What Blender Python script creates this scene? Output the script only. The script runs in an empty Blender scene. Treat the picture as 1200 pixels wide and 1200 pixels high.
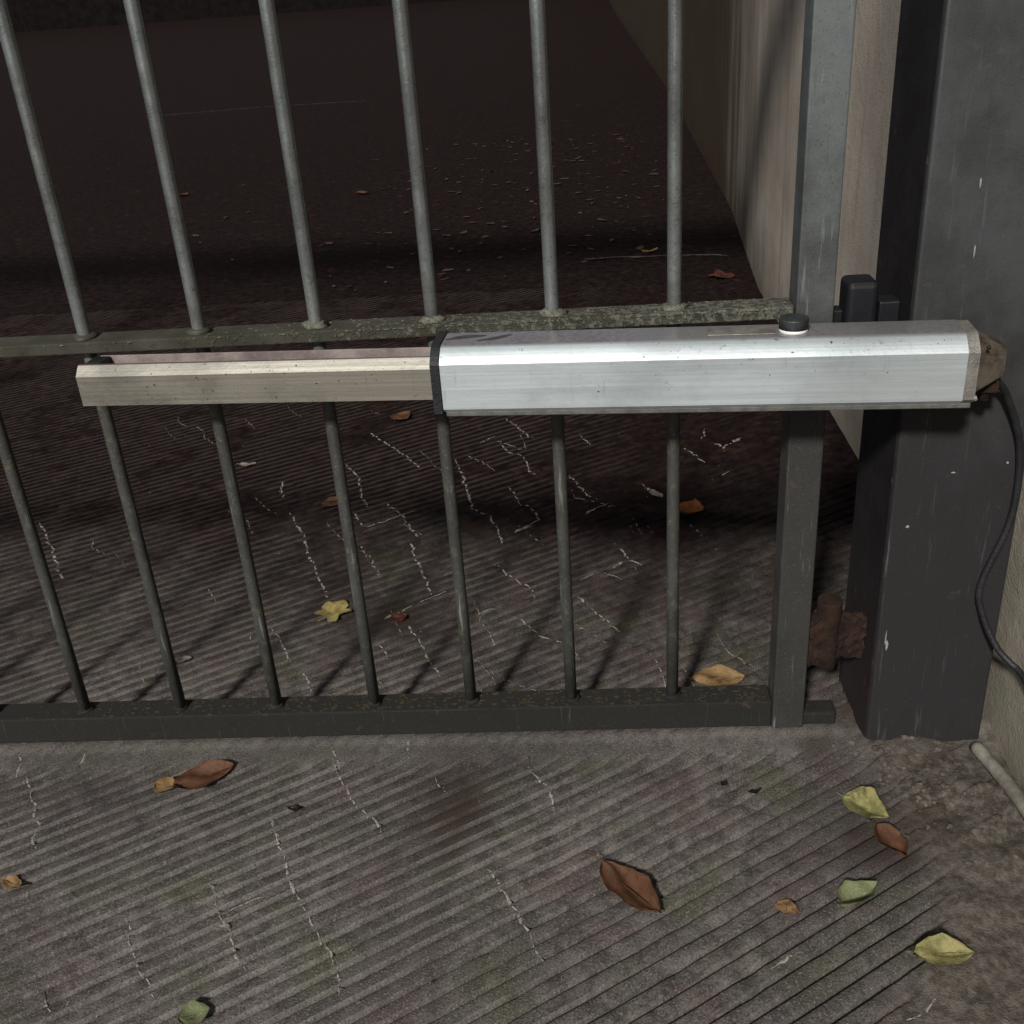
import bpy, bmesh, math, random
import numpy as np
from mathutils import Vector, Matrix

random.seed(7)
rng = np.random.default_rng(7)
scene = bpy.context.scene
C = scene.collection

# ------------------------------------------------------------------ camera
cam_d = bpy.data.cameras.new('camera')
cam = bpy.data.objects.new('camera', cam_d)
C.objects.link(cam)
r = Vector((0.9968, 0.0460, -0.0657)); u = Vector((0.0375, 0.4567, 0.8888)); f = Vector((-0.0709, 0.8884, -0.4535))
M = Matrix((r, u, -f)).transposed().to_4x4()
M.translation = Vector((0.7302, -1.1897, 0.9517))
cam.matrix_world = M
cam_d.sensor_width = 36.0
cam_d.lens = 36.0 * 1232.4 / 1200.0
cam_d.clip_start = 0.02
cam_d.clip_end = 400
scene.camera = cam

# ------------------------------------------------------------------ light
SUN_DIR = Vector((0.33, 1.0, -0.80)).normalized()     # the way the light travels
elev = math.asin(-SUN_DIR.z)
world = bpy.data.worlds.new('World'); scene.world = world
world.use_nodes = True
nt = world.node_tree; nt.nodes.clear()
sky = nt.nodes.new('ShaderNodeTexSky'); sky.sky_type = 'NISHITA'; sky.sun_disc = False
sky.sun_elevation = elev
sky.sun_rotation = math.atan2(-SUN_DIR.x, -SUN_DIR.y)
hsv = nt.nodes.new('ShaderNodeHueSaturation'); hsv.inputs['Saturation'].default_value = 0.25
bg = nt.nodes.new('ShaderNodeBackground'); bg.inputs['Strength'].default_value = 0.06
wo = nt.nodes.new('ShaderNodeOutputWorld')
nt.links.new(sky.outputs[0], hsv.inputs['Color']); nt.links.new(hsv.outputs[0], bg.inputs[0]); nt.links.new(bg.outputs[0], wo.inputs[0])

sun_d = bpy.data.lights.new('sun', 'SUN'); sun_d.energy = 4.4; sun_d.angle = math.radians(5.5)
sun_d.color = (1.0, 0.965, 0.90)
sun = bpy.data.objects.new('sun', sun_d); C.objects.link(sun)
sun.rotation_euler = SUN_DIR.to_track_quat('-Z', 'Y').to_euler()
sun.location = (-3, -6, 5)

scene.view_settings.view_transform = 'Standard'
scene.view_settings.look = 'None'
scene.view_settings.exposure = 0.0
scene.view_settings.gamma = 1.0
scene.cycles.max_bounces = 5
scene.cycles.diffuse_bounces = 3
scene.cycles.glossy_bounces = 3

# ------------------------------------------------------------------ materials
class NT:
    def __init__(s, name):
        s.m = bpy.data.materials.new(name); s.m.use_nodes = True
        s.t = s.m.node_tree; s.b = s.t.nodes['Principled BSDF']
        g = s.t.nodes.new('ShaderNodeNewGeometry'); s.pos = g.outputs['Position']; s.nrm = g.outputs['Normal']
        oi = s.t.nodes.new('ShaderNodeObjectInfo'); s.rnd = oi.outputs['Random']
    def n(s, typ, **kw):
        nd = s.t.nodes.new(typ)
        for k, v in kw.items(): setattr(nd, k, v)
        return nd
    def put(s, sock, v):
        if hasattr(v, 'links') or hasattr(v, 'is_linked'): s.t.links.new(v, sock)
        else: sock.default_value = v
    def mapping(s, scale, vec=None, rotz=0.0):
        mp = s.n('ShaderNodeMapping'); s.put(mp.inputs[0], vec or s.pos)
        mp.inputs['Scale'].default_value = scale if isinstance(scale, (tuple, list)) else (scale,) * 3
        mp.inputs['Rotation'].default_value = (0, 0, rotz)
        return mp.outputs[0]
    def noise(s, scale, detail=4, rough=0.55, vec=None, dist=0.0):
        nd = s.n('ShaderNodeTexNoise'); s.put(nd.inputs['Vector'], vec or s.pos)
        nd.inputs['Scale'].default_value = scale; nd.inputs['Detail'].default_value = detail
        nd.inputs['Roughness'].default_value = rough; nd.inputs['Distortion'].default_value = dist
        return nd.outputs['Fac']
    def ramp(s, fac, lo, hi, a=0.0, b=1.0):
        nd = s.n('ShaderNodeMapRange', interpolation_type='SMOOTHSTEP')
        s.put(nd.inputs['Value'], fac); nd.inputs['From Min'].default_value = lo; nd.inputs['From Max'].default_value = hi
        nd.inputs['To Min'].default_value = a; nd.inputs['To Max'].default_value = b
        return nd.outputs[0]
    def math(s, op, a, b=0.0):
        nd = s.n('ShaderNodeMath', operation=op); s.put(nd.inputs[0], a); s.put(nd.inputs[1], b); return nd.outputs[0]
    def mix(s, fac, a, b, blend='MIX'):
        nd = s.n('ShaderNodeMix', data_type='RGBA', blend_type=blend)
        s.put(nd.inputs[0], fac)
        for sock, v in ((nd.inputs[6], a), (nd.inputs[7], b)):
            s.put(sock, (*v, 1.0) if isinstance(v, tuple) and len(v) == 3 else v)
        return nd.outputs[2]
    def attr(s, name):
        nd = s.n('ShaderNodeAttribute'); nd.attribute_name = name
        sp = s.n('ShaderNodeSeparateColor'); s.t.links.new(nd.outputs['Color'], sp.inputs[0]); return sp.outputs
    def xyz(s, vec=None):
        nd = s.n('ShaderNodeSeparateXYZ'); s.put(nd.inputs[0], vec or s.pos); return nd.outputs
    def bump(s, h, dist, strength=1.0):
        v = s.math('MULTIPLY', h, dist * strength * 1000.0)
        prev = getattr(s, 'hsum', None)
        s.hsum = v if prev is None else s.math('ADD', prev, v)
    def set(s, color=None, rough=None, metal=None, spec=None):
        if getattr(s, 'hsum', None) is not None:
            nd = s.n('ShaderNodeBump'); nd.inputs['Distance'].default_value = .001
            s.put(nd.inputs['Height'], s.hsum); s.t.links.new(nd.outputs[0], s.b.inputs['Normal'])
        if color is not None: s.put(s.b.inputs['Base Color'], (*color, 1) if isinstance(color, tuple) and len(color) == 3 else color)
        if rough is not None: s.put(s.b.inputs['Roughness'], rough)
        if metal is not None: s.put(s.b.inputs['Metallic'], metal)
        if spec is not None: s.put(s.b.inputs['Specular IOR Level'], spec)
        return s.m

MAT = {}
GA = math.radians(33.0)                     # direction the grooves run

def mat_concrete(name, far=False):
    k = NT(name)
    blot = k.noise(2.6, 3, 0.6); mid = k.noise(34, 4, 0.75); fine = k.noise(380, 2, 0.75); grain = k.noise(900, 1, 0.8)
    hue = k.noise(9.0, 2, 0.5)
    c = k.mix(k.ramp(mid, .32, .68), (.048, .041, .037), (.150, .134, .124))
    c = k.mix(k.ramp(hue, .52, .68, 0, .55), c, (.078, .086, .048))       # algae film
    c = k.mix(k.ramp(hue, .46, .30, 0, .55), c, (.118, .080, .076))       # rust brown dust
    c = k.mix(k.ramp(blot, .42, .64, 0, .5), c, (.058, .052, .052))       # old damp dirt
    c = k.mix(k.ramp(fine, .55, .72, 0, .65), c, (.26, .245, .235))
    c = k.mix(k.ramp(fine, .46, .30, 0, .75), c, (.028, .025, .024))
    c = k.mix(k.ramp(grain, .60, .80, 0, .7), c, (.30, .285, .275))
    c = k.mix(k.ramp(grain, .42, .25, 0, .6), c, (.025, .022, .022))
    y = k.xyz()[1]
    # brown dirt behind the gate, darkened with depth to paint in the light's falloff
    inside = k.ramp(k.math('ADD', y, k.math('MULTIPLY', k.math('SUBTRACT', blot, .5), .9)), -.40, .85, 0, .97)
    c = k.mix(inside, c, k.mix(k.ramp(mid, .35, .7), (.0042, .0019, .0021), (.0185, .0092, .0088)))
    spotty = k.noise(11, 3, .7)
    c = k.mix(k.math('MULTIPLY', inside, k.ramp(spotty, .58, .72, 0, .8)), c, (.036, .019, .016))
    if not far:
        a = k.attr('mask')
        rr = k.noise(75, 4, .75)
        rough_c = k.mix(k.ramp(rr, .35, .68), (.050, .041, .034), (.145, .126, .108))
        c = k.mix(k.math('MULTIPLY', a[0], .8), c, rough_c)
        c = k.mix(k.math('MULTIPLY', a[1], k.ramp(mid, .2, .6, .5, 1)), c, (.036, .024, .018))
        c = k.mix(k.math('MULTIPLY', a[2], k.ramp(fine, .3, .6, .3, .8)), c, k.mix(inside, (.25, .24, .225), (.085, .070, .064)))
    else:
        w = k.n('ShaderNodeTexWave', wave_type='BANDS', bands_direction='Y')
        k.put(w.inputs['Vector'], k.mapping(1.0, rotz=-GA))
        w.inputs['Scale'].default_value = 1 / .0223 / 3.1831 * 1.0
        w.inputs['Distortion'].default_value = 0.6; w.inputs['Detail'].default_value = 1
        k.bump(k.ramp(w.outputs['Fac'], .1, .35), .004)
    k.bump(fine, .0016); k.bump(grain, .0007)
    return k.set(c, .95, 0, .06)

def mat_wall():
    k = NT('wall_concrete')
    streak = k.noise(1.0, 5, .6, vec=k.mapping((9, 9, .7)))
    blot = k.noise(3.0, 5, .6); fine = k.noise(300, 3, .7)
    c = k.mix(k.ramp(blot, .3, .7), (.345, .300, .255), (.49, .435, .375))
    c = k.mix(k.ramp(streak, .55, .78, 0, .5), c, (.16, .125, .10))
    c = k.mix(k.ramp(fine, .45, .25, 0, .4), c, (.12, .1, .085))
    y, z = k.xyz()[1], k.xyz()[2]
    # splash dirt along the foot of the wall and the light's falloff further in painted as dark brown
    foot = k.ramp(k.math('ADD', z, k.math('MULTIPLY', blot, .35)), .42, .10, 0, .7)
    c = k.mix(foot, c, (.12, .095, .078))
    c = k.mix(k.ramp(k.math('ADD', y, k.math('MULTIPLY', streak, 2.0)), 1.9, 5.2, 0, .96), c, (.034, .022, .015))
    moss = k.ramp(k.noise(7, 4, .6), .45, .62, 0, .5)
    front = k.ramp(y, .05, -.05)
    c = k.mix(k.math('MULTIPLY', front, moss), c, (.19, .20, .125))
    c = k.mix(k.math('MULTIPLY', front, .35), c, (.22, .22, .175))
    k.bump(k.noise(45, 4, .7), .002); k.bump(fine, .0012)
    return k.set(c, .95, 0, .04)

def mat_paint(name, clean, dirt, z0, z1, rough=.45, moss=True, spec=.5, amount=.9, metal=0.0, mossy=.6):
    """weathered paint, splashed with road dirt towards the ground"""
    k = NT(name)
    z = k.xyz()[2]; n1 = k.noise(14, 5, .65); n2 = k.noise(90, 4, .7); n3 = k.noise(420, 2, .7)
    zz = k.math('ADD', z, k.math('MULTIPLY', k.math('SUBTRACT', n1, .5), .35))
    d = k.ramp(zz, z0, z1, 0, amount)
    c = k.mix(k.ramp(n1, .3, .7), clean, tuple(v * 1.35 for v in clean))
    c = k.mix(d, c, dirt)
    if moss:
        c = k.mix(k.math('MULTIPLY', k.ramp(n2, .52, .68, 0, mossy), k.ramp(zz, z0 + .25, z1 + .1)), c, (.085, .095, .05))
    c = k.mix(k.ramp(n3, .62, .78, 0, .5), c, tuple(min(.35, v * 1.7 + .03) for v in clean))
    c = k.mix(k.ramp(n3, .42, .28, 0, .5), c, tuple(v * .45 for v in dirt))
    scuff = k.noise(1.0, 3, .7, vec=k.mapping((150, 150, 9)))
    c = k.mix(k.ramp(scuff, .60, .80, 0, .45), c, tuple(min(.4, v * 3.0 + .02) for v in clean))
    c = k.mix(k.ramp(scuff, .40, .22, 0, .5), c, tuple(v * .4 for v in dirt))
    rust = k.ramp(k.noise(31, 4, .7), .62, .74, 0, .4)
    c = k.mix(rust, c, (.085, .05, .035))
    k.bump(n2, .0003); k.bump(n3, .00015)
    return k.set(c, k.math('ADD', k.ramp(n1, .3, .7, rough - .08, rough + .12), k.math('MULTIPLY', d, .3)), k.math('MULTIPLY', k.math('SUBTRACT', 1.0, d), metal), spec)

def mat_alu(name, tint=(.84, .92, .965), dirt=.5, metal=.85, rough=.47, up_tone=(.165, .140, .148)):
    k = NT(name)
    tc = k.n('ShaderNodeTexCoord'); ob = tc.outputs['Object']
    brush = k.noise(1.0, 3, .7, vec=k.mapping((2.2, 300, 300), ob))
    blot = k.noise(9, 4, .65, vec=k.mapping((.8, 1, 1), ob)); fine = k.noise(150, 3, .7, vec=ob); sp = k.noise(210, 2, .5, vec=ob)
    c = k.mix(k.ramp(brush, .25, .75), tuple(v * .90 for v in tint), tint)
    c = k.mix(k.ramp(blot, .45, .72, 0, min(1, 1.1 * dirt)), c, tuple(v * .60 for v in tint))
    big = k.noise(3.2, 2, .5, vec=ob)
    c = k.mix(k.ramp(big, .50, .68, 0, .45), c, tuple(v * .55 for v in tint))
    drip = k.noise(1.0, 3, .7, vec=k.mapping((120, 20, 14), ob))
    c = k.mix(k.ramp(drip, .60, .78, 0, .35 * min(1, 2 * dirt)), c, tuple(v * .45 for v in tint))
    c = k.mix(k.math('MULTIPLY', k.ramp(fine, .58, .75), k.ramp(blot, .44, .62, 0, dirt)), c, (.20, .21, .16))
    c = k.mix(k.ramp(sp, .715, .74, 0, .9), c, (.04, .04, .035))
    # darker tone on faces that look upward
    up = k.math('MULTIPLY', k.ramp(k.xyz(k.nrm)[2], .86, .96), k.ramp(k.math('ADD', fine, blot), .7, 1.2, .97, .80))
    c = k.mix(up, c, up_tone)
    k.bump(brush, .00005); k.bump(fine, .00015)
    return k.set(c, k.math('ADD', k.ramp(brush, .3, .7, rough - .02, rough + .03), k.math('MULTIPLY', up, -.22)), k.math('SUBTRACT', metal, k.math('MULTIPLY', up, .35)), .5)

def mat_plain(name, col, rough, spec=.4, var=.35, scale=40, metal=0, bump=.0006):
    k = NT(name)
    n1 = k.noise(scale, 5, .65); n2 = k.noise(scale * 8, 3, .7)
    c = k.mix(k.ramp(n1, .3, .7), tuple(v * (1 - var) for v in col), tuple(min(1, v * (1 + var)) for v in col))
    c = k.mix(k.ramp(n2, .6, .78, 0, .35), c, tuple(min(1, v * 2.2 + .03) for v in col))
    k.bump(n2, bump); k.bump(n1, bump * 2)
    return k.set(c, rough, metal, spec)

def mat_rust(name):
    k = NT(name)
    n1 = k.noise(38, 5, .7); n2 = k.noise(190, 4, .75)
    c = k.mix(k.ramp(n1, .32, .68), (.008, .0045, .0042), (.029, .0135, .0085))
    c = k.mix(k.ramp(n2, .55, .75, 0, .6), c, (.045, .022, .013))
    k.bump(n1, .003); k.bump(n2, .0014)
    return k.set(c, .9, 0, .25)

def mat_leaf(name, a, b, edge):
    k = NT(name)
    n1 = k.noise(60, 4, .65); n2 = k.noise(420, 3, .7)
    c = k.mix(k.ramp(n1, .38, .60), a, b)
    c = k.mix(k.ramp(k.noise(45, 3, .6), .56, .68, 0, .7), c, tuple(v * .6 for v in edge))
    c = k.mix(k.ramp(n2, .55, .72, 0, .55), c, edge)
    k.bump(n2, .0008); k.bump(n1, .0015)
    return k.set(c, .62, 0, .35)

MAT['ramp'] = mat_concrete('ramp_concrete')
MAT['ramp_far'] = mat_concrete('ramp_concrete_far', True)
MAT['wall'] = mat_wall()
MAT['bar'] = mat_paint('gate_bar_paint', (.215, .230, .232), (.0175, .0165, .0130), .74, .50, .29, True, .6, .92, .8)
MAT['rail'] = mat_paint('gate_rail_paint', (.030, .028, .021), (.0070, .0064, .0055), .45, .2, .6, False, .4)
k = NT('lichened_rail'); xx, yy, zz = k.xyz(); n1 = k.noise(95, 4, .75); n2 = k.noise(18, 3, .6); n3 = k.noise(420, 2, .7)
grow = k.math('ADD', k.ramp(xx, -.1, .95, -.14, .10), n1)
c = k.mix(k.ramp(n2, .3, .7), (.026, .025, .017), (.048, .046, .034))
c = k.mix(k.ramp(grow, .48, .70, 0, .6), c, k.mix(k.ramp(n3, .35, .65), (.07, .070, .054), (.19, .19, .16)))
k.bump(k.ramp(grow, .46, .62), .0012); k.bump(n3, .0004)
MAT['rail_mid'] = k.set(c, .85, 0, .3)
MAT['stile'] = mat_paint('gate_stile_paint', (.072, .081, .083), (.0150, .0125, .0105), .88, .42, .45, False)
MAT['post'] = mat_paint('post_paint', (.0265, .0295, .0308), (.0072, .0052, .0068), .78, .36, .55, False)
MAT['shaded_side'] = mat_paint('shaded_side_colour', (.0060, .0048, .0060), (.012, .0060, .0055), .35, .0, .65, False, .3)  # shade of the left face as a darker colour, rusty towards the foot
MAT['alu'] = mat_alu('brushed_aluminium')
MAT['alu_arm'] = mat_alu('weathered_aluminium', (.72, .68, .59), 1.0, .95, .36, (.20, .165, .16))
MAT['reflection'] = mat_plain('reflection_tone', (.040, .034, .036), .45, .5, .3, 60, 0, .0001)  # dark colour for the painted bar reflections
MAT['inner'] = mat_plain('dusty_inner_face', (.185, .150, .145), .7, .3, .35, 25)
k = NT('grimy_casting'); n1 = k.noise(28, 4, .65); n2 = k.noise(220, 3, .7)
c = k.mix(k.ramp(n1, .36, .58), (.082, .070, .054), (.036, .019, .012)); c = k.mix(k.ramp(n2, .55, .75, 0, .5), c, (.10, .085, .065)); k.bump(n2, .0006); k.bump(n1, .001)
MAT['cast'] = k.set(c, .8, 0, .3)
MAT['lip'] = mat_plain('dull_grey_trim', (.085, .083, .078), .6, .4, .3, 60)
MAT['alu_cap'] = mat_plain('cast_aluminium', (.20, .19, .175), .55, .5, .3, 60, .5)
MAT['black'] = mat_plain('black_rubber', (.012, .012, .014), .55, .4)
MAT['knob'] = mat_plain('black_plastic', (.020, .022, .023), .45, .5)
MAT['white'] = mat_plain('white_plastic', (.72, .72, .70), .5, .5, .1)
MAT['rust'] = mat_rust('rusted_steel')
MAT['hinge'] = mat_plain('dark_steel', (.0042, .0048, .0075), .6, .35, .3, 40, 0, .00015)
MAT['crust'] = mat_plain('lichen_crust', (.125, .125, .098), .95, .2, .5, 260)
k = NT('lime_deposit'); n1 = k.noise(260, 2, .7); n2 = k.noise(40, 2, .6)
MAT['lime'] = k.set(k.mix(k.ramp(k.math('ADD', n1, k.math('MULTIPLY', n2, .6)), .62, .92), (.06, .053, .049), (.26, .238, .215)), .95, 0, .2)
MAT['pipe'] = mat_plain('grey_conduit', (.15, .14, .115), .7, .4, .35, 30)
MAT['stone'] = mat_plain('grit', (.075, .064, .054), .95, .2, .6, 25)
MAT['chip'] = mat_plain('pale_fleck', (.24, .24, .22), .8, .3, .1)
LEAFM = {
    'yellow': mat_leaf('leaf_yellow', (0.38, 0.3, 0.1), (0.5, 0.42, 0.18), (0.26, 0.17, 0.06)),
    'green': mat_leaf('leaf_green', (0.2, 0.23, 0.115), (0.31, 0.33, 0.18), (0.12, 0.13, 0.06)),
    'yellowgreen': mat_leaf('leaf_yellow_green', (0.25, 0.25, 0.1), (0.44, 0.39, 0.17), (0.17, 0.11, 0.05)),
    'brown': mat_leaf('leaf_brown', (0.125, 0.056, 0.03), (0.19, 0.088, 0.048), (0.26, 0.15, 0.09)),
    'tan': mat_leaf('leaf_tan', (0.33, 0.2, 0.088), (0.42, 0.28, 0.135), (0.24, 0.13, 0.06)),
    'pale': mat_leaf('leaf_pale', (0.290, 0.255, 0.220), (0.348, 0.313, 0.267), (0.209, 0.168, 0.128)),
    'orange': mat_leaf('leaf_orange', (.30, .105, .035), (.38, .15, .05), (.20, .07, .03)),
    'dark': mat_leaf('leaf_dark', (0.020, 0.015, 0.013), (0.035, 0.022, 0.017), (0.052, 0.029, 0.020)),
    'red': mat_leaf('leaf_red', (0.087, 0.026, 0.020), (0.128, 0.041, 0.029), (0.162, 0.081, 0.058)),
}

# ------------------------------------------------------------------ helpers
def link(name, me, material, parent=None, smooth=False):
    o = bpy.data.objects.new(name, me); C.objects.link(o)
    if material is not None and not me.materials: me.materials.append(material)
    if parent is not None: o.parent = parent
    if smooth:
        for p_ in me.polygons: p_.use_smooth = True
    return o
def from_bm(name, bm, material, parent=None, smooth=False):
    me = bpy.data.meshes.new(name); bm.normal_update(); bm.to_mesh(me); bm.free()
    return link(name, me, material, parent, smooth)
def tag(o, label=None, cat=None, group=None, kind=None):
    if label: o['label'] = label
    if cat: o['category'] = cat
    if group: o['group'] = group
    if kind: o['kind'] = kind
    return o
def empty(name, loc, label, cat, group=None):
    o = bpy.data.objects.new(name, None); C.objects.link(o); o.location = loc
    o.empty_display_size = .05
    return tag(o, label, cat, group)
def add_box(bm, lo, hi, bev=0.0, seg=2):
    vs = [bm.verts.new((x, y, z)) for x in (lo[0], hi[0]) for y in (lo[1], hi[1]) for z in (lo[2], hi[2])]
    idx = [(0, 1, 3, 2), (4, 6, 7, 5), (0, 4, 5, 1), (2, 3, 7, 6), (0, 2, 6, 4), (1, 5, 7, 3)]
    fs = [bm.faces.new([vs[i] for i in q]) for q in idx]
    if bev > 0:
        es = list({e for f_ in fs for e in f_.edges})
        bmesh.ops.bevel(bm, geom=es, offset=bev, segments=seg, affect='EDGES', profile=.5)
def box(name, lo, hi, m, parent, bev=.0, org=(0, 0, 0)):
    bm = bmesh.new(); o_ = Vector(org)
    add_box(bm, Vector(lo) - o_, Vector(hi) - o_, bev)
    return from_bm(name, bm, m, parent)
def tube(name, pts, rad, m, parent=None, sides=12, wob=0.0):
    pts = [Vector(p_) for p_ in pts]; bm = bmesh.new(); rings = []
    up = Vector((0.31, .17, .93)).normalized(); n0 = None
    for i, p_ in enumerate(pts):
        t = (pts[min(i + 1, len(pts) - 1)] - pts[max(i - 1, 0)]).normalized()
        if n0 is None: n0 = t.cross(up if abs(t.dot(up)) < .9 else Vector((1, 0, 0))).normalized()
        n0 = (n0 - t * n0.dot(t)).normalized(); b0 = t.cross(n0)
        rr = rad * (1 + random.uniform(-wob, wob))
        rings.append([bm.verts.new(p_ + (n0 * math.cos(a) + b0 * math.sin(a)) * rr) for a in [2 * math.pi * k / sides for k in range(sides)]])
    for a, b in zip(rings, rings[1:]):
        for k in range(sides):
            bm.faces.new((a[k], a[(k + 1) % sides], b[(k + 1) % sides], b[k]))
    bm.faces.new(rings[0][::-1]); bm.faces.new(rings[-1])
    bmesh.ops.recalc_face_normals(bm, faces=bm.faces)
    o = from_bm(name, bm, m, parent)
    for p_ in o.data.polygons:
        if len(p_.vertices) == 4: p_.use_smooth = True
    return o
def prism(bm, prof, x0, x1, fx=None):
    """closed (y,z) outline swept along x"""
    a = [bm.verts.new((x0, y, z)) for y, z in prof]; b = [bm.verts.new((x1, y, z)) for y, z in prof]
    n_ = len(prof)
    for i in range(n_): bm.faces.new((a[i], a[(i + 1) % n_], b[(i + 1) % n_], b[i]))
    bm.faces.new(a[::-1]); bm.faces.new(b)
    bmesh.ops.recalc_face_normals(bm, faces=bm.faces)

def hash2(i, j, s):
    h = np.sin(i * 127.1 + j * 311.7 + s * 74.7) * 43758.5453
    return h - np.floor(h)
def vnoise(x, y, s=0):
    i = np.floor(x); j = np.floor(y); fx = x - i; fy = y - j
    fx = fx * fx * (3 - 2 * fx); fy = fy * fy * (3 - 2 * fy)
    return (hash2(i, j, s) * (1 - fx) + hash2(i + 1, j, s) * fx) * (1 - fy) + (hash2(i, j + 1, s) * (1 - fx) + hash2(i + 1, j + 1, s) * fx) * fy
def fbm(x, y, s=0, o=3):
    v = 0; a = .5
    for k in range(o): v = v + a * vnoise(x * 2 ** k, y * 2 ** k, s + k); a *= .5
    return v / (1 - .5 ** o)
def sstep(x, a, b):
    t = np.clip((x - a) / (b - a), 0, 1); return t * t * (3 - 2 * t)

# ------------------------------------------------------------------ the ramp with its diagonal grooves
PITCH = .0223; DEPTH = .0078
CA, SA = math.cos(GA), math.sin(GA)
X0, X1, Y0, Y1 = -2.1, 1.33, -1.0, 2.35
FR = np.array([0.0, .10, .13, .16, .42, .72, .785, .82, .845])        # across one ridge and its groove
FZ = np.array([0.0, .93, 1.0, 1.0, 1.0, 1.0, .88, .50, .0])
def plain_mask(x, y):
    """1 where the concrete is plain: the sill below the gate and the broken patch by the post"""
    w = (fbm(x * 14, y * 14, 3) - .5)
    sill = sstep(y + w * .015, -.083, -.070) * (1 - sstep(y + w * .01, -.012, .008))
    edge = np.interp(y, [-.8, -.48, -.40, -.25, -.07, .0], [.80, .985, 1.075, 1.105, 1.075, 1.06])
    rough = sstep(x + w * .06, edge - .012, edge + .03) * (1 - sstep(y, .02, .05))
    strip = sstep(x, 1.25, 1.28)
    return np.maximum(np.maximum(sill, rough), strip), rough, sill
def height(x, y):
    x = np.asarray(x, float); y = np.asarray(y, float)
    v = -x * SA + y * CA; uu = x * CA + y * SA
    v = v + .0016 * (fbm(uu * 4, v * 6, 11) - .5) * 2
    ph = v / PITCH; ph = ph - np.floor(ph)
    z = np.interp(ph, np.append(FR, 1.0), np.append(FZ, 0.0)) - 1.0
    pm, rough, sill = plain_mask(x, y)
    worn = .60 + .7 * fbm(x * 5, y * 5, 21)
    chip = sstep(fbm(x * 34, y * 34, 31), .66, .80)
    z = z * DEPTH * np.clip(worn, .5, 1.1) * (1 - pm) - chip * .0022
    z = z + (fbm(x * 3, y * 3, 41) - .5) * .004 + (fbm(x * 60, y * 60, 44) - .5) * .0014
    z = z + rough * ((fbm(x * 30, y * 30, 51) - .45) * .018 + sstep(fbm(x * 48, y * 48, 57), .55, .7) * .007 * sstep(y, -.32, -.15))
    return z + sill * .002
def build_ramp():
    cs = [(x, y) for x in (X0, X1) for y in (Y0, Y1)]
    us = [x * CA + y * SA for x, y in cs]; vs = [-x * SA + y * CA for x, y in cs]
    ua = np.arange(min(us), max(us) + .02, .02)
    k0, k1 = int(math.floor(min(vs) / PITCH)), int(math.ceil(max(vs) / PITCH))
    va = ((np.arange(k0, k1)[:, None] + FR[None, :]) * PITCH).ravel()
    U, V = np.meshgrid(ua, va)
    # the ridges wander a little
    Vw = V - .0016 * (fbm(U * 4, V * 6, 11) - .5) * 2
    X = U * CA - Vw * SA; Y = U * SA + Vw * CA
    inside = (X > X0) & (X < X1) & (Y > Y0) & (Y < Y1)
    Z = np.zeros_like(X); Z[inside] = height(X[inside], Y[inside])
    nv, nu = X.shape
    fi = inside[:-1, :-1] & inside[1:, :-1] & inside[:-1, 1:] & inside[1:, 1:]
    idx = np.arange(nv * nu).reshape(nv, nu)
    q = np.stack([idx[:-1, :-1], idx[:-1, 1:], idx[1:, 1:], idx[1:, :-1]], -1)[fi]
    used = np.unique(q); remap = np.full(nv * nu, -1); remap[used] = np.arange(len(used))
    co = np.stack([X.ravel(), Y.ravel(), Z.ravel()], -1)[used]; q = remap[q]
    me = bpy.data.meshes.new('ramp')
    me.vertices.add(len(co)); me.vertices.foreach_set('co', co.astype(np.float32).ravel())
    me.loops.add(q.size); me.loops.foreach_set('vertex_index', q.astype(np.int32).ravel())
    me.polygons.add(len(q)); me.polygons.foreach_set('loop_start', np.arange(0, q.size, 4, dtype=np.int32))
    me.update(calc_edges=True); me.validate()
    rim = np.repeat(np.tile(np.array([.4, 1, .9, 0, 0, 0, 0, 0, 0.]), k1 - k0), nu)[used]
    pm, rough, sill = plain_mask(co[:, 0], co[:, 1])
    x, y = co[:, 0], co[:, 1]; w = fbm(x * 22, y * 22, 61)
    def spot(px, py, rx, ry, soft=.5): return 1 - sstep(np.hypot((x - px) / rx, (y - py) / ry) + (w - .5) * .9, soft, 1.15)
    rust = np.maximum.reduce([spot(1.03, -.052, .035, .03) , .8 * spot(.55, -.16, .06, .10, .2), .7 * spot(1.07, -.24, .05, .05),
                              .6 * spot(.40, .30, .05, .04), .5 * spot(1.13, -.21, .07, .05, .2), .9 * spot(1.16, .0, .09, .09)])
    dust_and_light = .55 * sill * (1 - sstep(np.abs(y + .028), .0, .012)) + .25 * sill
    # light caught by the ridge edges, painted in as pale rims, stronger towards the left
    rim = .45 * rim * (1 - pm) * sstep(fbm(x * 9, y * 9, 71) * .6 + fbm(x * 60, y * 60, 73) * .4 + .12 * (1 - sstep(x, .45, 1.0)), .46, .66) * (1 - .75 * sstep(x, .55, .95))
    dust_and_light = np.maximum(dust_and_light, rim)
    col = np.stack([rough, rust, dust_and_light, np.ones_like(x)], -1).astype(np.float32)
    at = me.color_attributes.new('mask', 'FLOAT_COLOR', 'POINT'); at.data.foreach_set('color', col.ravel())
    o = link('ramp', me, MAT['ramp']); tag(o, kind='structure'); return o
ramp = build_ramp()

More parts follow.
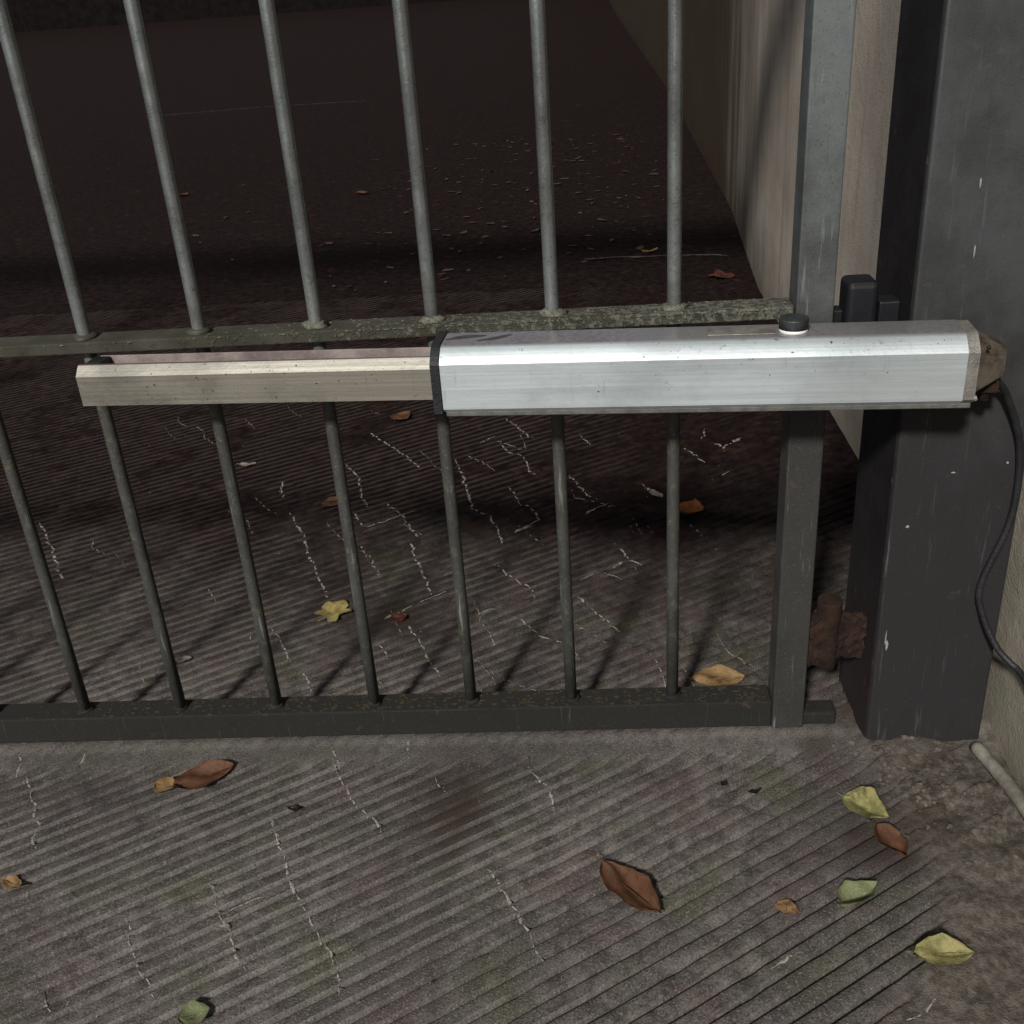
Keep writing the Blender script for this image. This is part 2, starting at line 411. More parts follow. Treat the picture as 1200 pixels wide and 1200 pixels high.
def sheet(name, x0, x1, y0, y1, z, m, nx=1, ny=1, parent=None):
    bm = bmesh.new()
    g = [[bm.verts.new((x0 + (x1 - x0) * i / nx, y0 + (y1 - y0) * j / ny, z)) for i in range(nx + 1)] for j in range(ny + 1)]
    for j in range(ny):
        for i in range(nx): bm.faces.new((g[j][i], g[j][i + 1], g[j + 1][i + 1], g[j + 1][i]))
    o = from_bm(name, bm, m, parent); tag(o, kind='structure'); return o
sheet('ground', -150, 150, -150, 150, -.024, MAT['ramp_far'])
sheet('ramp_floor', -60, 2.7, 2.33, 60.1, -.002, MAT['ramp_far'])
sheet('ramp_floor', -60, -2.09, -6.0, 2.3299, -.002, MAT['ramp_far'])
sheet('ramp_floor', -2.0899, 1.33, -6.0, -.985, -.002, MAT['ramp_far'])

# white lime that has seeped from cracks, lying on the ridges
CR = [[(0.193, 0.945), (0.24, 0.866), (0.264, 0.766), (0.284, 0.718)], [(0.264, 0.694), (0.287, 0.631)], [(0.219, 1.123), (0.287, 1.031), (0.329, 0.97), (0.366, 0.905)], [(0.317, 0.735), (0.361, 0.674), (0.382, 0.624), (0.407, 0.581)], [(0.393, 0.559), (0.413, 0.492), (0.44, 0.419), (0.454, 0.37)], [(0.445, 0.943), (0.479, 0.801), (0.503, 0.694), (0.537, 0.66), (0.554, 0.616), (0.571, 0.546)], [(0.545, 1.175), (0.582, 1.1), (0.614, 1.037)], [(0.536, 1.021), (0.561, 0.97), (0.594, 0.944), (0.613, 0.86), (0.635, 0.822)], [(0.57, 0.786), (0.597, 0.711), (0.618, 0.691), (0.636, 0.634)], [(0.636, 0.634), (0.575, 0.58)], [(0.719, 1.059), (0.744, 0.991)], [(0.698, 0.837), (0.722, 0.773), (0.736, 0.732), (0.752, 0.711)], [(0.845, 0.782), (0.863, 0.74)], [(0.787, 0.52), (0.805, 0.471), (0.824, 0.449)], [(0.704, 0.35), (0.732, 0.308), (0.759, 0.263), (0.776, 0.233)], [(0.56, 0.472), (0.588, 0.424), (0.627, 0.383), (0.638, 0.345)], [(0.53, 0.347), (0.545, 0.288), (0.562, 0.244), (0.575, 0.211)], [(0.428, 0.277), (0.454, 0.221), (0.474, 0.172), (0.5, 0.122)], [(0.379, 0.225), (0.396, 0.204), (0.412, 0.175)], [(0.298, 0.555), (0.338, 0.476), (0.355, 0.434)], [(0.296, 0.631), (0.441, 0.738)], [(0.375, 0.297), (0.48, 0.378)], [(0.536, 0.301), (0.564, 0.317)], [(0.714, 0.401), (0.802, 0.471)], [(0.712, 0.646), (0.775, 0.696)], [(0.461, 1.013), (0.524, 1.064)], [(0.069, 0.867), (0.087, 0.781)], [(0.123, 0.706), (0.172, 0.61), (0.201, 0.529), (0.236, 0.442), (0.276, 0.362)], [(0.196, 0.276), (0.228, 0.224), (0.252, 0.175)], [(0.276, 0.151), (0.305, 0.091)], [(-0.409, 0.704), (-0.329, 0.589), (-0.253, 0.463)], [(0.102, 0.519), (0.144, 0.538)], [(-0.092, -0.034), (-0.079, -0.082)], [(-0.067, -0.085), (-0.025, -0.14), (-0.003, -0.183), (0.014, -0.224)], [(0.0, -0.03), (0.004, -0.07)], [(0.356, -0.033), (0.38, -0.084)], [(0.303, -0.154), (0.32, -0.2), (0.341, -0.24), (0.356, -0.281), (0.381, -0.32), (0.405, -0.353), (0.423, -0.381), (0.441, -0.404)], [(0.256, -0.27), (0.284, -0.327), (0.3, -0.348), (0.322, -0.388), (0.34, -0.407)], [(0.17, -0.33), (0.193, -0.367), (0.222, -0.409), (0.248, -0.442)], [(0.14, -0.459), (0.12, -0.436)], [(0.188, -0.452), (0.196, -0.466)], [(0.285, -0.332), (0.329, -0.305)], [(0.371, -0.069), (0.393, -0.118), (0.419, -0.159), (0.444, -0.173), (0.458, -0.203)], [(0.469, -0.024), (0.472, -0.067)], [(0.514, -0.102), (0.537, -0.138)], [(0.638, -0.083), (0.665, -0.12), (0.671, -0.147), (0.677, -0.173)], [(0.596, -0.265), (0.613, -0.294), (0.631, -0.328), (0.647, -0.356), (0.658, -0.383), (0.668, -0.395)], [(0.42, -0.373), (0.44, -0.407), (0.449, -0.44)], [(0.68, -0.402), (0.685, -0.424)], [(0.723, -0.411), (0.732, -0.406)], [(0.948, 0.959), (0.969, 0.906), (0.992, 0.871)], [(1.017, 0.969), (1.04, 0.958), (1.08, 0.997)], [(1.007, 1.059), (0.993, 0.997)], [(1.04, 0.958), (1.032, 0.924)], [(1.009, 0.799), (1.043, 0.834)], [(1.082, 0.168), (1.105, 0.176)], [(0.907, -0.41), (0.928, -0.396), (0.942, -0.39)], [(1.03, -0.473), (1.049, -0.461), (1.066, -0.45)]]
FARCR = [[(0.82, 2.706), (0.945, 2.704), (1.117, 2.704), (1.27, 2.643)], [(-3.3, 9.1), (-2.246, 9.289), (-1.174, 9.241)]]
def lime(path, wid, step, hfun):
    bm = bmesh.new()
    pts = []
    for (a, b) in zip(path, path[1:]):
        a = np.array(a); b = np.array(b); n_ = max(1, int(np.hypot(*(b - a)) / step))
        for i in range(n_): pts.append(a + (b - a) * i / n_)
    pts.append(np.array(path[-1])); n_ = len(pts); prev = None
    off = rng.normal(0, 1, n_)
    off = (off + np.roll(off, 1) + np.roll(off, -1)) / 3 * wid * 1.1
    for i, p_ in enumerate(pts):
        d = pts[min(i + 1, n_ - 1)] - pts[max(i - 1, 0)]; d = d / (np.hypot(*d) + 1e-9); nn = np.array([-d[1], d[0]])
        w = wid * (.35 + .8 * rng.random() ** 1.5) * min(1, .35 + min(i, n_ - 1 - i) * .4)
        c_ = p_ + nn * off[i]
        row = []
        for s in (-1, 0, 1):
            q = c_ + nn * s * w; row.append(bm.verts.new((q[0], q[1], float(hfun(q[0], q[1])) + (.0010 if s == 0 else .0003))))
        if prev is not None and rng.random() > .05:
            for s in (0, 1): bm.faces.new((prev[s], prev[s + 1], row[s + 1], row[s]))
        prev = row
    bmesh.ops.delete(bm, geom=[v for v in bm.verts if not v.link_faces], context='VERTS')
    bmesh.ops.recalc_face_normals(bm, faces=bm.faces)
    return bm
for path in CR:
    along = len(path) == 2 and abs(math.atan2(path[1][1] - path[0][1], path[1][0] - path[0][0]) - GA) < .25
    wd = .0011 if along else .0021
    if path[0][1] > .5: wd *= 1.35
    from_bm('lime_streak', lime(path, wd, .006, height), MAT['lime'], ramp)
for _ in range(46):
    x_, y_ = rng.uniform(-.45, 1.05), rng.uniform(.08, 1.5); path = [(x_, y_)]
    for _k in range(int(rng.integers(1, 4))):
        x_ += rng.uniform(.005, .04); y_ -= rng.uniform(.02, .06); path.append((x_, y_))
    from_bm('lime_streak', lime(path, float(rng.uniform(.0006, .0014)), .007, height), MAT['lime'], ramp)
for path in FARCR:
    from_bm('lime_streak', lime(path, .011, .04, lambda x, y: 0.0), MAT['stone'], ramp)

# ------------------------------------------------------------------ side wall
def wall_run(name, pts, thick, h, side, label, m):
    bm = bmesh.new()
    inner = [Vector((x, y, -.1)) for x, y in pts]; outer = [Vector((x + thick * side, y, -.1)) for x, y in pts]
    loop = inner + outer[::-1]
    vs = [bm.verts.new(v) for v in loop]; f_ = bm.faces.new(vs)
    ex = bmesh.ops.extrude_face_region(bm, geom=[f_])
    for v in [g for g in ex['geom'] if isinstance(g, bmesh.types.BMVert)]: v.co.z = h
    bmesh.ops.recalc_face_normals(bm, faces=bm.faces)
    return tag(from_bm(name, bm, m), label, 'wall')
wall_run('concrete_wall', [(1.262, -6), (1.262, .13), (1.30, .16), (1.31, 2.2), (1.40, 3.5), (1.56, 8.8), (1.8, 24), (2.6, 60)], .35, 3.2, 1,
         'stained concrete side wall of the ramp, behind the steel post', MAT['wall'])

bm = bmesh.new(); add_box(bm, (-70, 58, -.1), (3.2, 58.5, 9))  # added wall that hides the sky; its darkness is in the colour
tag(from_bm('sky_screen', bm, mat_plain('dark_render', (.006, .0045, .0045), .95, .05, .4, 2)), 'added near-black wall hiding the sky at the far end of the yard', 'wall')

# ------------------------------------------------------------------ steel post (wide flange section) and lintel
post = empty('steel_post', (1.167, .025, 0), 'wide dark painted steel post carrying the gate, against the concrete wall', 'post')
po = Vector((1.167, .025, 0))
box('post_body', (1.0935, -.050, -.01), (1.242, .100, 2.3), MAT['post'], post, .0035, po)
box('side_shade', (1.0915, -.0460, -.012), (1.0933, .0985, 2.298), MAT['shaded_side'], post, 0, po)  # added dark sheet that paints the shade of the post's left face
for (x, z, sx, sz) in [(1.106, .158, .0018, .010), (1.104, .168, .0010, .012), (1.22, .41, .0016, .0018), (1.150, .66, .001, .007), (1.147, .73, .001, .005), (1.16, .40, .0035, .001), (1.115, .33, .0025, .002)]:
    bm = bmesh.new(); bmesh.ops.create_icosphere(bm, subdivisions=1, radius=1)
    for v in bm.verts: v.co = Vector((v.co.x * sx * random.uniform(.6, 1.3), v.co.y * .0007, v.co.z * sz * random.uniform(.7, 1.3))) + Vector((x, -.0506, z)) - po
    from_bm('paint_fleck', bm, MAT['chip'], post)
lintel = tag(box('steel_lintel', (-9.0, -.045, 2.302), (1.26, .095, 2.46), MAT['post'], None, .003), 'dark steel beam spanning the entrance above the gate', 'beam')

# ------------------------------------------------------------------ gate leaf
gate = empty('gate', (1.0, 0, 0), 'grey painted steel bar gate, weathered and mossy along its rails', 'gate')
go = Vector((1.0, 0, 0))
def gx(o): return o
bar_low = None
for i in range(-10, 7):
    x = i * .14
    jx = random.uniform(-.0015, .0015)
    pts = [(x + jx - 1.0, 0, z) for z in (.046, .2, .4, .58, .62, 1.0, 1.5, 2.22)]
    b = tube('bar', pts, .0080, MAT['bar'], gate, 16)
    # weld beads where the bar passes the rails
    for zz, s in ((.6005, 1.0), (.0505, .7)):
        bm = bmesh.new(); bmesh.ops.create_icosphere(bm, subdivisions=2, radius=1)
        for v in bm.verts:
            k = 1 + .28 * math.sin(v.co.x * 9 + i) * math.cos(v.co.y * 8 + 2 * i)
            v.co = Vector((v.co.x * .0155 * s * k + x - 1.0, v.co.y * .0145 * s * k, max(-.2, v.co.z) * .0062 * k + zz))
        from_bm('weld', bm, MAT['crust'] if (i >= 3 and s == 1.0) else MAT['rail'], b, True)
box('middle_rail', (-1.5, -.020, .586), (.972, .020, .600), MAT['rail_mid'], gate, .0015, go)
box('bottom_rail', (-1.5, -.020, .008), (.972, .020, .050), MAT['rail'], gate, .002, go)
box('top_rail', (-1.5, -.020, 2.21), (.972, .020, 2.25), MAT['rail'], gate, .002, go)
box('stile', (.973, -.022, .006), (1.015, .022, 2.255), MAT['stile'], gate, .002, go)
box('stile', (-1.545, -.022, .006), (-1.502, .022, 2.255), MAT['stile'], gate, .002, go)
# lichen and flaking paint lying on the middle rail and bottom rail
def lumps(n, x0, x1, y0, y1, z, bias, smin, smax, flat=.35):
    bm = bmesh.new()
    for _ in range(n):
        t = random.random() ** bias; x = x0 + (x1 - x0) * t; y = random.uniform(y0, y1); s = random.uniform(smin, smax)
        res = bmesh.ops.create_icosphere(bm, subdivisions=1, radius=1); a = random.uniform(.6, 2.2)
        for v in res['verts']:
            j = random.uniform(.7, 1.25); v.co = Vector((v.co.x * s * a * j + x, v.co.y * s * j + y, v.co.z * s * flat * j + z)) - go
    return bm
o = from_bm('lichen', lumps(220, .2, .965, -.0195, .019, .6001, .5, .0007, .0022), MAT['crust'], gate); tag(o, kind='stuff')
o = from_bm('lichen', lumps(160, -.1, .965, -.0212, -.0198, .598, .5, .0005, .0013, .8), MAT['crust'], gate); tag(o, kind='stuff')
k = NT('dark_moss'); n1 = k.noise(120, 4, .7)
MAT['moss'] = k.set(k.mix(k.ramp(n1, .3, .7), (.020, .020, .011), (.050, .036, .024)), .95, 0, .2)
o = from_bm('moss', lumps(600, -.1, .965, -.018, .0195, .0502, .7, .0008, .0028, .4), MAT['moss'], gate); tag(o, kind='stuff')

# hinges
def ragged_block(lo, hi, n_=5, amp=.004):
    """a block whose edges have been eaten by rust"""
    bm = bmesh.new(); add_box(bm, Vector(lo), Vector(hi))
    bmesh.ops.subdivide_edges(bm, edges=list(bm.edges), cuts=n_, use_grid_fill=True)
    for v in bm.verts:
        q = v.co * 210
        v.co += Vector((math.sin(q.y + q.z * 1.3), math.sin(q.x * 1.1 + q.z), math.sin(q.x * 1.7 + q.y * .8))) * amp * .5
        v.co += Vector((random.uniform(-1, 1), random.uniform(-1, 1), random.uniform(-1, 1))) * amp * .3
    return bm
hg = from_bm('hinge', ragged_block(Vector((1.0165, -.014, .103)) - go, Vector((1.037, .014, .176)) - go), MAT['rust'], gate)
hg['label'] = 'rusted lower hinge block'
tube('hinge_pin', [Vector((1.043, -.002, z)) - go for z in (.098, .12, .15, .18, .195, .200)], .0155, MAT['rust'], hg, 14, .05)
from_bm('hinge_bracket', ragged_block(Vector((1.056, -.010, .112)) - go, Vector((1.0905, .012, .170)) - go), MAT['rust'], hg)
bm = bmesh.new()
add_box(bm, Vector((1.0165, -.010, .535)) - go, Vector((1.028, .012, .590)) - go, .0015)
hu = from_bm('hinge', bm, MAT['hinge'], gate); hu['label'] = 'dark upper hinge block'
bm = bmesh.new(); add_box(bm, Vector((1.0285, -.022, .530)) - go, Vector((1.064, .020, .624)) - go, .007, 3)
from_bm('hinge_block', bm, MAT['hinge'], hu)
bm = bmesh.new(); add_box(bm, Vector((1.0675, -.012, .535)) - go, Vector((1.0908, .016, .598)) - go, .002)
from_bm('hinge_bracket', bm, MAT['hinge'], hu)
bm = bmesh.new(); add_box(bm, Vector((1.0155, -.016, .006)) - go, Vector((1.060, .014, .026)) - go, .003)
from_bm('pivot_plate', bm, MAT['rail'], gate)

# ------------------------------------------------------------------ gate opener
ang = math.atan2(-.042, .565)
opener = empty('gate_opener', (.565, -.098, .522), 'long brushed aluminium gate opener mounted across the bars', 'gate opener')
opener.rotation_euler = (0, 0, ang)
# local frame: x along the ram, y towards the gate, z up; origin at the lower front edge of the housing's left end
LEN = .562
W, H, CH = .066, .0725, .0165
def outline(w, h, ch, r_=.004, y0=0.0, z0=0.0):
    pts = [(0, r_), (0, h - ch)]
    # shoulder: a crisp fold on the front, rolling softly into the top
    for t in (.15, .35, .55, .72, .87):
        q = t * t * (3 - 2 * t) * .35 + t * .65
        pts.append((ch * 1.35 * t, h - ch + ch * (1 - (1 - t) ** 1.55) + 0 * q))
    pts += [(ch * 1.35, h), (w - r_, h), (w, h - r_), (w, r_), (w - r_, 0), (r_, 0)]
    return [(y + y0, z + z0) for y, z in pts]
bm = bmesh.new(); prism(bm, outline(W, H, CH), .010, LEN)
housing = from_bm('housing', bm, MAT['alu'], opener, True)
housing.data.set_sharp_from_angle(angle=math.radians(24))
# thin lip under the front face
box('drip_edge', (.012, .004, -.006), (LEN + .010, W - .006, -.0003), MAT['lip'], opener, .001)
# black seal collar at the mouth of the housing
bm = bmesh.new(); prism(bm, outline(W + .006, H + .006, CH + .001, .004, -.003, -.004), .0, .0095)
from_bm('seal_collar', bm, MAT['black'], opener)
# rear casting
bm = bmesh.new(); prism(bm, outline(W - .002, H - .001, CH, .004, .001, .0005), LEN + .0004, LEN + .012)
from_bm('rear_cap', bm, MAT['alu_cap'], opener)
bm = bmesh.new()
prof = [(.012, .004), (.060, .004), (.060, .066), (.022, .066), (.012, .050)]
a = [bm.verts.new((LEN + .0124, y, z)) for y, z in prof]; b = [bm.verts.new((LEN + .050, y * .55 + .03, z * .50 + .014)) for y, z in prof]
for i in range(5): bm.faces.new((a[i], a[(i + 1) % 5], b[(i + 1) % 5], b[i]))
bm.faces.new(a[::-1]); bm.faces.new(b); bmesh.ops.recalc_face_normals(bm, faces=bm.faces)
bmesh.ops.bevel(bm, geom=list(bm.edges), offset=.003, segments=2, affect='EDGES')
from_bm('rear_casting', bm, MAT['cast'], opener)
bm = bmesh.new(); add_box(bm, (LEN + .018, .040, -.004), (LEN + .048, .1, .010), .002); add_box(bm, (LEN + .024, .034, .0105), (LEN + .044, .1, .030), .003)
brk = from_bm('mounting_bracket', bm, MAT['rust'], opener)
tube('bolt', [(LEN + .036, .05, -.014), (LEN + .036, .05, .046)], .006, MAT['rust'], brk, 10)
tube('screw', [(LEN + .0225, .0135, .0585), (LEN + .0225, .0115, .0560)], .0022, MAT['black'], opener, 8)
tube('screw', [(LEN + .0155, .0125, .0035), (LEN + .0155, .009, .0015)], .0022, MAT['chip'], opener, 8)
for (sx, sy, sl, sw, sr) in ((.034, .046, .022, .0055, .25), (.068, .040, .020, .0042, .5)):  # dark patches that paint the bars' reflection onto the top face
    bm = bmesh.new(); bmesh.ops.create_circle(bm, cap_ends=True, segments=20, radius=1)
    for v in bm.verts:
        wv = 1 + .18 * math.sin(3 * math.atan2(v.co.y, v.co.x) + sx * 90)
        q = Vector((v.co.x * sl * wv, v.co.y * sw * wv, 0)); q.rotate(Matrix.Rotation(sr, 3, 'Z')); v.co = q + Vector((sx, sy, H + .0004))
    from_bm('bar_reflection', bm, MAT['reflection'], housing)
# release cover and key knob on the top face
kx = .3905; ky = .0365
lidp = box('release_cover', (.300, .026, H + .0002), (.372, .052, H + .0016), MAT['alu_cap'], opener, .0006)
tube('knob_base', [(kx, ky, H), (kx, ky, H + .004)], .0150, MAT['white'], opener, 24)
kn = tube('release_knob', [(kx, ky, H + .0042), (kx, ky, H + .0135), (kx, ky, H + .0150)], .0155, MAT['knob'], opener, 24)
# sliding arm: a folded aluminium channel, open at its outer end
AX = -.420; ay0 = .006; aw = .046; az0 = .014; ah = .046; ach = .0105
bm = bmesh.new(); t_ = .0022
out = [(aw, az0), (0, az0), (0, az0 + ah - ach), (ach, az0 + ah), (ach + .0045, az0 + ah)]
inn = [(aw, az0 + t_), (t_, az0 + t_), (t_, az0 + ah - ach - t_ * .4), (ach + t_ * .3, az0 + ah - t_), (ach + .0045, az0 + ah - t_)]
ring = [(y + ay0, z) for y, z in out + inn[::-1]]
prism(bm, ring, AX, -.002)
arm = from_bm('arm', bm, MAT['alu_arm'], opener)
bm = bmesh.new(); add_box(bm, (AX + .004, ay0 + .004, az0 + t_ + .0005), (AX + .0235, ay0 + aw - .001, az0 + ah - .0015 - .010), .001)
add_box(bm, (AX + .004, ay0 + ach + .006, az0 + ah - .0112), (AX + .0235, ay0 + aw - .001, az0 + ah - .0005), .001)
from_bm('end_plug', bm, MAT['black'], arm)
bm = bmesh.new(); add_box(bm, (AX + .010, ay0 + aw, az0 + .0), (-.002, ay0 + aw + .0025, az0 + ah - .0005), .0004)
from_bm('arm_back', bm, MAT['inner'], arm)
bm = bmesh.new(); add_box(bm, (AX + .05, ay0 + aw + .0024, az0 + .006), (AX + .09, ay0 + aw + .022, az0 + .03), .002)
from_bm('front_bracket', bm, MAT['rust'], opener)

# ------------------------------------------------------------------ cable and pipe by the wall
def smooth_path(ctrl, n_=10):
    P = [Vector(c_) for c_ in ctrl]; P = [P[0] * 2 - P[1]] + P + [P[-1] * 2 - P[-2]]; out_ = []
    for i in range(1, len(P) - 2):
        for k in range(n_):
            t = k / n_; a, b, c_, d = P[i - 1:i + 3]
            out_.append(.5 * ((2 * b) + (c_ - a) * t + (2 * a - 5 * b + 4 * c_ - d) * t * t + (3 * b - a - 3 * c_ + d) * t ** 3))
    out_.append(P[-2]); return out_
cab = tube('power_cable', smooth_path([(1.176, -.086, .530), (1.200, -.070, .50), (1.228, -.059, .43), (1.232, -.0565, .34), (1.209, -.057, .25), (1.2145, -.064, .208), (1.231, -.078, .171), (1.2445, -.090, .156), (1.254, -.106, .149), (1.2561, -.17, .142), (1.2561, -.3, .16)]), .0042, MAT['black'], None, 10)
tag(cab, 'thin black cable looping from the post to the side wall', 'cable')
pp = tube('conduit_pipe', smooth_path([(1.227, -.078, .014), (1.238, -.13, .013), (1.246, -.19, .014), (1.250, -.30, .016), (1.249, -.8, .018)], 8), .0088, MAT['pipe'], None, 12, .05)
tag(pp, 'pale dirty pipe lying along the foot of the wall', 'pipe')

# ------------------------------------------------------------------ leaves
def leaf(kind, L, Wd, x, y, rot, label, mat_, curl=.3, fold=.2, cup=.0, lift=.002, group=None, tilt=0.0):
    n_, m_ = 13, 6; bm = bmesh.new(); rows = []
    sd = random.random() * 50
    for i in range(n_ + 1):
        t = i / n_
        if kind == 'oval': w = math.sin(math.pi * min(1, t ** .85)) ** .75
        elif kind == 'lance': w = math.sin(math.pi * t ** .8) ** 1.0
        elif kind == 'lobed': w = math.sin(math.pi * t ** .9) ** .55 * (.72 + .34 * math.cos(t * 17 + sd))
        else: w = math.sin(math.pi * t) ** .6 * (.85 + .2 * math.sin(t * 9 + sd))
        w = max(w, .015) * Wd / 2; row = []
        if kind == 'maple': w = Wd / 2
        for j in range(-m_, m_ + 1):
            s = j / m_; jag = 1 + .06 * math.sin(t * 23 + j * .2 + sd) * (abs(s) ** 3) + .05 * math.sin(t * 11 + s * 2 + sd)
            px = (t - .5) * L; py = s * w * jag
            pz = fold * abs(py) + curl * L * (4 * (t - .5) ** 2) * .5 + cup * (s * s) * Wd * .35 + .028 * L * math.sin(t * 8 + s * 2.5 + sd) + .02 * L * math.sin(s * 5 + t * 5 + sd)
            if kind == 'maple':            # five lobes: squeeze the disc to a lobed outline
                th = math.pi * (t - .5) * 0 + math.atan2(s, (t - .5) * 2 + 1e-6); rad_ = max(abs(s), abs(t - .5) * 2)
                lob = .62 + .38 * abs(math.cos(2.5 * th)) ** 1.5 + .05 * math.sin(13 * th + sd)
                px = math.cos(th) * rad_ * lob * L / 2; py = math.sin(th) * rad_ * lob * Wd / 2
                pz = .05 * L * math.sin(3 * th + sd) * rad_ + .08 * L * rad_ * rad_
            row.append(bm.verts.new((px, py, pz)))
        rows.append(row)
    for a, b in zip(rows, rows[1:]):
        for j in range(2 * m_): bm.faces.new((a[j], a[j + 1], b[j + 1], b[j]))
    # midrib / stalk
    st = []
    for t in np.linspace(-.62, .45, 9):
        st.append((t * L, .0006 * math.sin(t * 9), curl * L * (4 * t * t) * .5 + .0006))
    for k in range(len(st) - 1):
        a, b = Vector(st[k]), Vector(st[k + 1]); q = []
        for p_ in (a, b):
            for dy, dz in ((-.0007, 0), (0, .0010), (.0007, 0)): q.append(bm.verts.new(p_ + Vector((0, dy, dz))))
        for k2 in range(2): bm.faces.new((q[k2], q[k2 + 1], q[k2 + 4], q[k2 + 3]))
    R_ = Matrix.Rotation(tilt, 4, 'X')
    for v in bm.verts: v.co = R_ @ v.co
    zmin = min(v.co.z for v in bm.verts)
    for v in bm.verts: v.co.z -= zmin
    bmesh.ops.solidify(bm, geom=list(bm.faces), thickness=.0004)
    me = bpy.data.meshes.new('leaf'); bm.to_mesh(me); bm.free()
    o_ = link('leaf', me, LEAFM[mat_], None, True)
    gz = float(height(x, y)) if (X0 < x < X1 and Y0 < y < Y1) else 0.0
    o_.location = (x, y, max(gz, -.001) + .0008 + (lift - .002)); o_.rotation_euler = (0, 0, rot)
    return tag(o_, label, 'leaf', group)
R = math.radians
G1 = 'fallen leaves on the ramp'
leaf('maple', .066, .066, .292, .320, R(60), 'bright yellow leaf on the ridges just behind the gate bars', 'yellow', .12, .1, .1, group=G1)
leaf('oval', .060, .056, .93, .640, R(70), 'orange brown leaf in the shadow behind the opener, near the right bars', 'orange', .25, .2, .3, group=G1)
leaf('oval', .040, .020, .872, .725, R(-55), 'small whitish leaf left of the orange brown one', 'pale', .2, .2, .1, group=G1)
leaf('oval', .078, .052, .915, .098, R(2), 'tan oblong leaf lying right behind the bottom rail', 'tan', .05, .1, .1, group=G1)
leaf('oval', .082, .046, .195, -.096, R(30), 'curled dark brown leaf in front of the gate at left', 'brown', .10, .08, .3, group=G1, tilt=.1)
leaf('oval', .030, .034, .144, -.110, R(-10), 'small tan leaf touching the curled brown leaf', 'tan', .1, .1, .1, group=G1)
leaf('oval', .030, .020, .012, -.282, R(-20), 'small yellowish leaf at the left edge of the photo', 'tan', .1, .1, .2, group=G1)
leaf('other', .018, .012, .296, -.350, R(10), 'tiny pale leaf scrap on a white lime streak', 'pale', .1, .1, .2, group=G1)
leaf('oval', .100, .046, .764, -.305, R(-50), 'large red brown leaf in the middle of the foreground', 'brown', .10, .06, .30, group=G1, tilt=-.05)
leaf('lance', .062, .040, 1.062, -.178, R(-38), 'yellow green folded leaf nearest the post foot', 'yellowgreen', .15, .75, .1, group=G1, tilt=.3)
leaf('oval', .052, .034, 1.077, -.236, R(-65), 'brown crumpled leaf below the yellow green folded leaf', 'brown', .2, .3, .5, group=G1)
leaf('oval', .058, .036, 1.020, -.322, R(35), 'pale green leaf with curled edge near the right corner', 'green', .25, .5, .5, group=G1, tilt=-.25)
leaf('oval', .022, .026, .937, -.330, R(60), 'small orange leaf bit left of the pale green leaf', 'tan', .1, .1, .1, group=G1)
leaf('oval', .062, .034, 1.087, -.397, R(0), 'yellow leaf with brown blotches at bottom right', 'yellowgreen', .1, .35, .2, group=G1, tilt=.15)
leaf('oval', .034, .030, .300, -.466, R(20), 'pale green leaf cut by the bottom edge of the photo', 'green', .1, .1, .3, group=G1)
leaf('oval', .026, .016, .071, .188, R(30), 'small pale leaf between the left bars, behind the bottom rail', 'pale', .1, .3, .1, group=G1)
leaf('oval', .040, .022, -.036, .960, R(0), 'faint pale leaf far behind the left bars', 'pale', .1, .1, .1, group=G1)
leaf('oval', .030, .028, .408, .295, R(20), 'small dark red leaf right of the bright yellow one', 'red', .1, .1, .1, group=G1)
leaf('oval', .050, .040, .204, .745, R(50), 'dull orange leaf partly hidden behind a bar', 'brown', .1, .1, .1, group=G1)
leaf('oval', .060, .050, .283, 1.206, R(50), 'dark orange leaf below the left end of the housing', 'brown', .1, .1, .1, group=G1)
leaf('other', .016, .014, .334, -.157, R(0), 'black leaf scrap beside a long lime streak', 'dark', .2, .2, .2, group=G1)
leaf('other', .018, .010, .932, -.140, R(20), 'black leaf scrap in front of the gate at right', 'dark', .3, .2, .2, group=G1)
leaf('other', .012, .010, .894, -.127, R(60), 'smaller dark scrap left of the black scrap at right', 'dark', .3, .2, .2, group=G1)
leaf('oval', .075, .045, -.358, 4.329, R(20), 'brown leaf lying alone on the dark ground far behind the third bar gap', 'brown', .25, .2, .3, group=G1)
leaf('other', .07, .04, -1.395, 4.604, R(70), 'small brown leaf far back beside the second bar from the left', 'brown', .25, .2, .3, group=G1)
leaf('maple', .10, .10, 1.215, 2.36, R(100), 'reddish leaf at the foot of the wall beyond the gate', 'red', .25, .3, .3, group=G1)
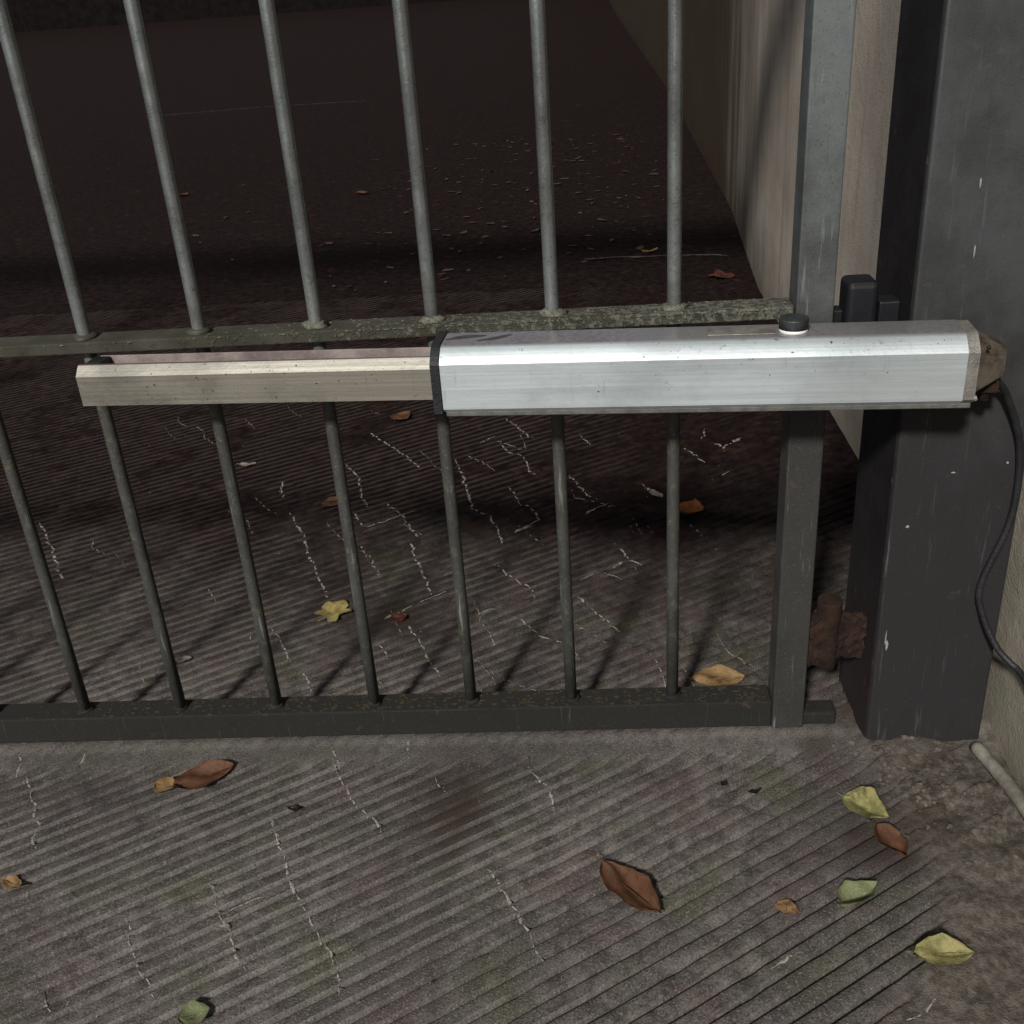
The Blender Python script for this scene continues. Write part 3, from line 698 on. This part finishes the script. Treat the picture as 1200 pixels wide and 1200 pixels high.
leaf('other', .06, .03, 1.0, 2.76, R(10), 'crumpled tan leaf on the pale streak beyond the gate', 'tan', .3, .3, .3, group=G1)

# ------------------------------------------------------------------ grit and broken concrete by the post foot
def grit(n_, fx, smin, smax):
    bm = bmesh.new()
    for _ in range(n_):
        x, y = fx(); s = random.uniform(smin, smax) * random.random() ** .6 + smin * .3
        z = float(height(x, y)); res = bmesh.ops.create_icosphere(bm, subdivisions=1, radius=1); a = random.uniform(.7, 1.6); an = random.uniform(0, 3)
        for v in res['verts']:
            j = random.uniform(.65, 1.25); p_ = Vector((v.co.x * s * a * j, v.co.y * s * j, v.co.z * s * .6 * j)); p_.rotate(Matrix.Rotation(an, 3, 'Z')); v.co = p_ + Vector((x, y, z + s * .25))
    return bm
def near_post():
    return min(max(random.gauss(1.14, .045), 1.05), 1.245), min(random.gauss(-.13, .06), -.055)
def everywhere():
    while True:
        x, y = random.uniform(-.6, 1.24), random.uniform(-.6, 1.4)
        if not (-.03 < y < .03) and not (x > 1.08 and y > -.06): return x, y
o = from_bm('debris', grit(240, near_post, .0008, .0055), MAT['stone']); tag(o, 'crumbled concrete and grit at the foot of the post', 'debris', kind='stuff')
o = from_bm('grit', grit(520, everywhere, .0006, .0022), MAT['stone']); tag(o, 'fine grit scattered over the grooved ramp', 'grit', kind='stuff')
# crumbled leaf litter on the dark ground behind the gate
bm = bmesh.new()
for _ in range(260):
    x, y = random.gauss(.55, .55), random.uniform(2.4, 6.0)
    if x > 1.22: continue
    s_ = random.uniform(.006, .030); an = random.uniform(0, 3.1); rt = Matrix.Rotation(an, 3, 'Z')
    ring = [bm.verts.new(rt @ Vector((math.cos(a) * s_ * random.uniform(.7, 1.3), math.sin(a) * s_ * .45 * random.uniform(.6, 1.3), random.uniform(.001, .006))) + Vector((x, y, .001))) for a in [math.pi * 2 * q / 6 for q in range(6)]]
    bm.faces.new(ring)
o = from_bm('leaf_litter', bm, mat_leaf('leaf_crumbs', (.030, .015, .011), (.060, .034, .026), (.085, .055, .042)))
tag(o, 'crumbled dead leaves strewn over the dark ground behind the gate', 'leaf litter', kind='stuff')
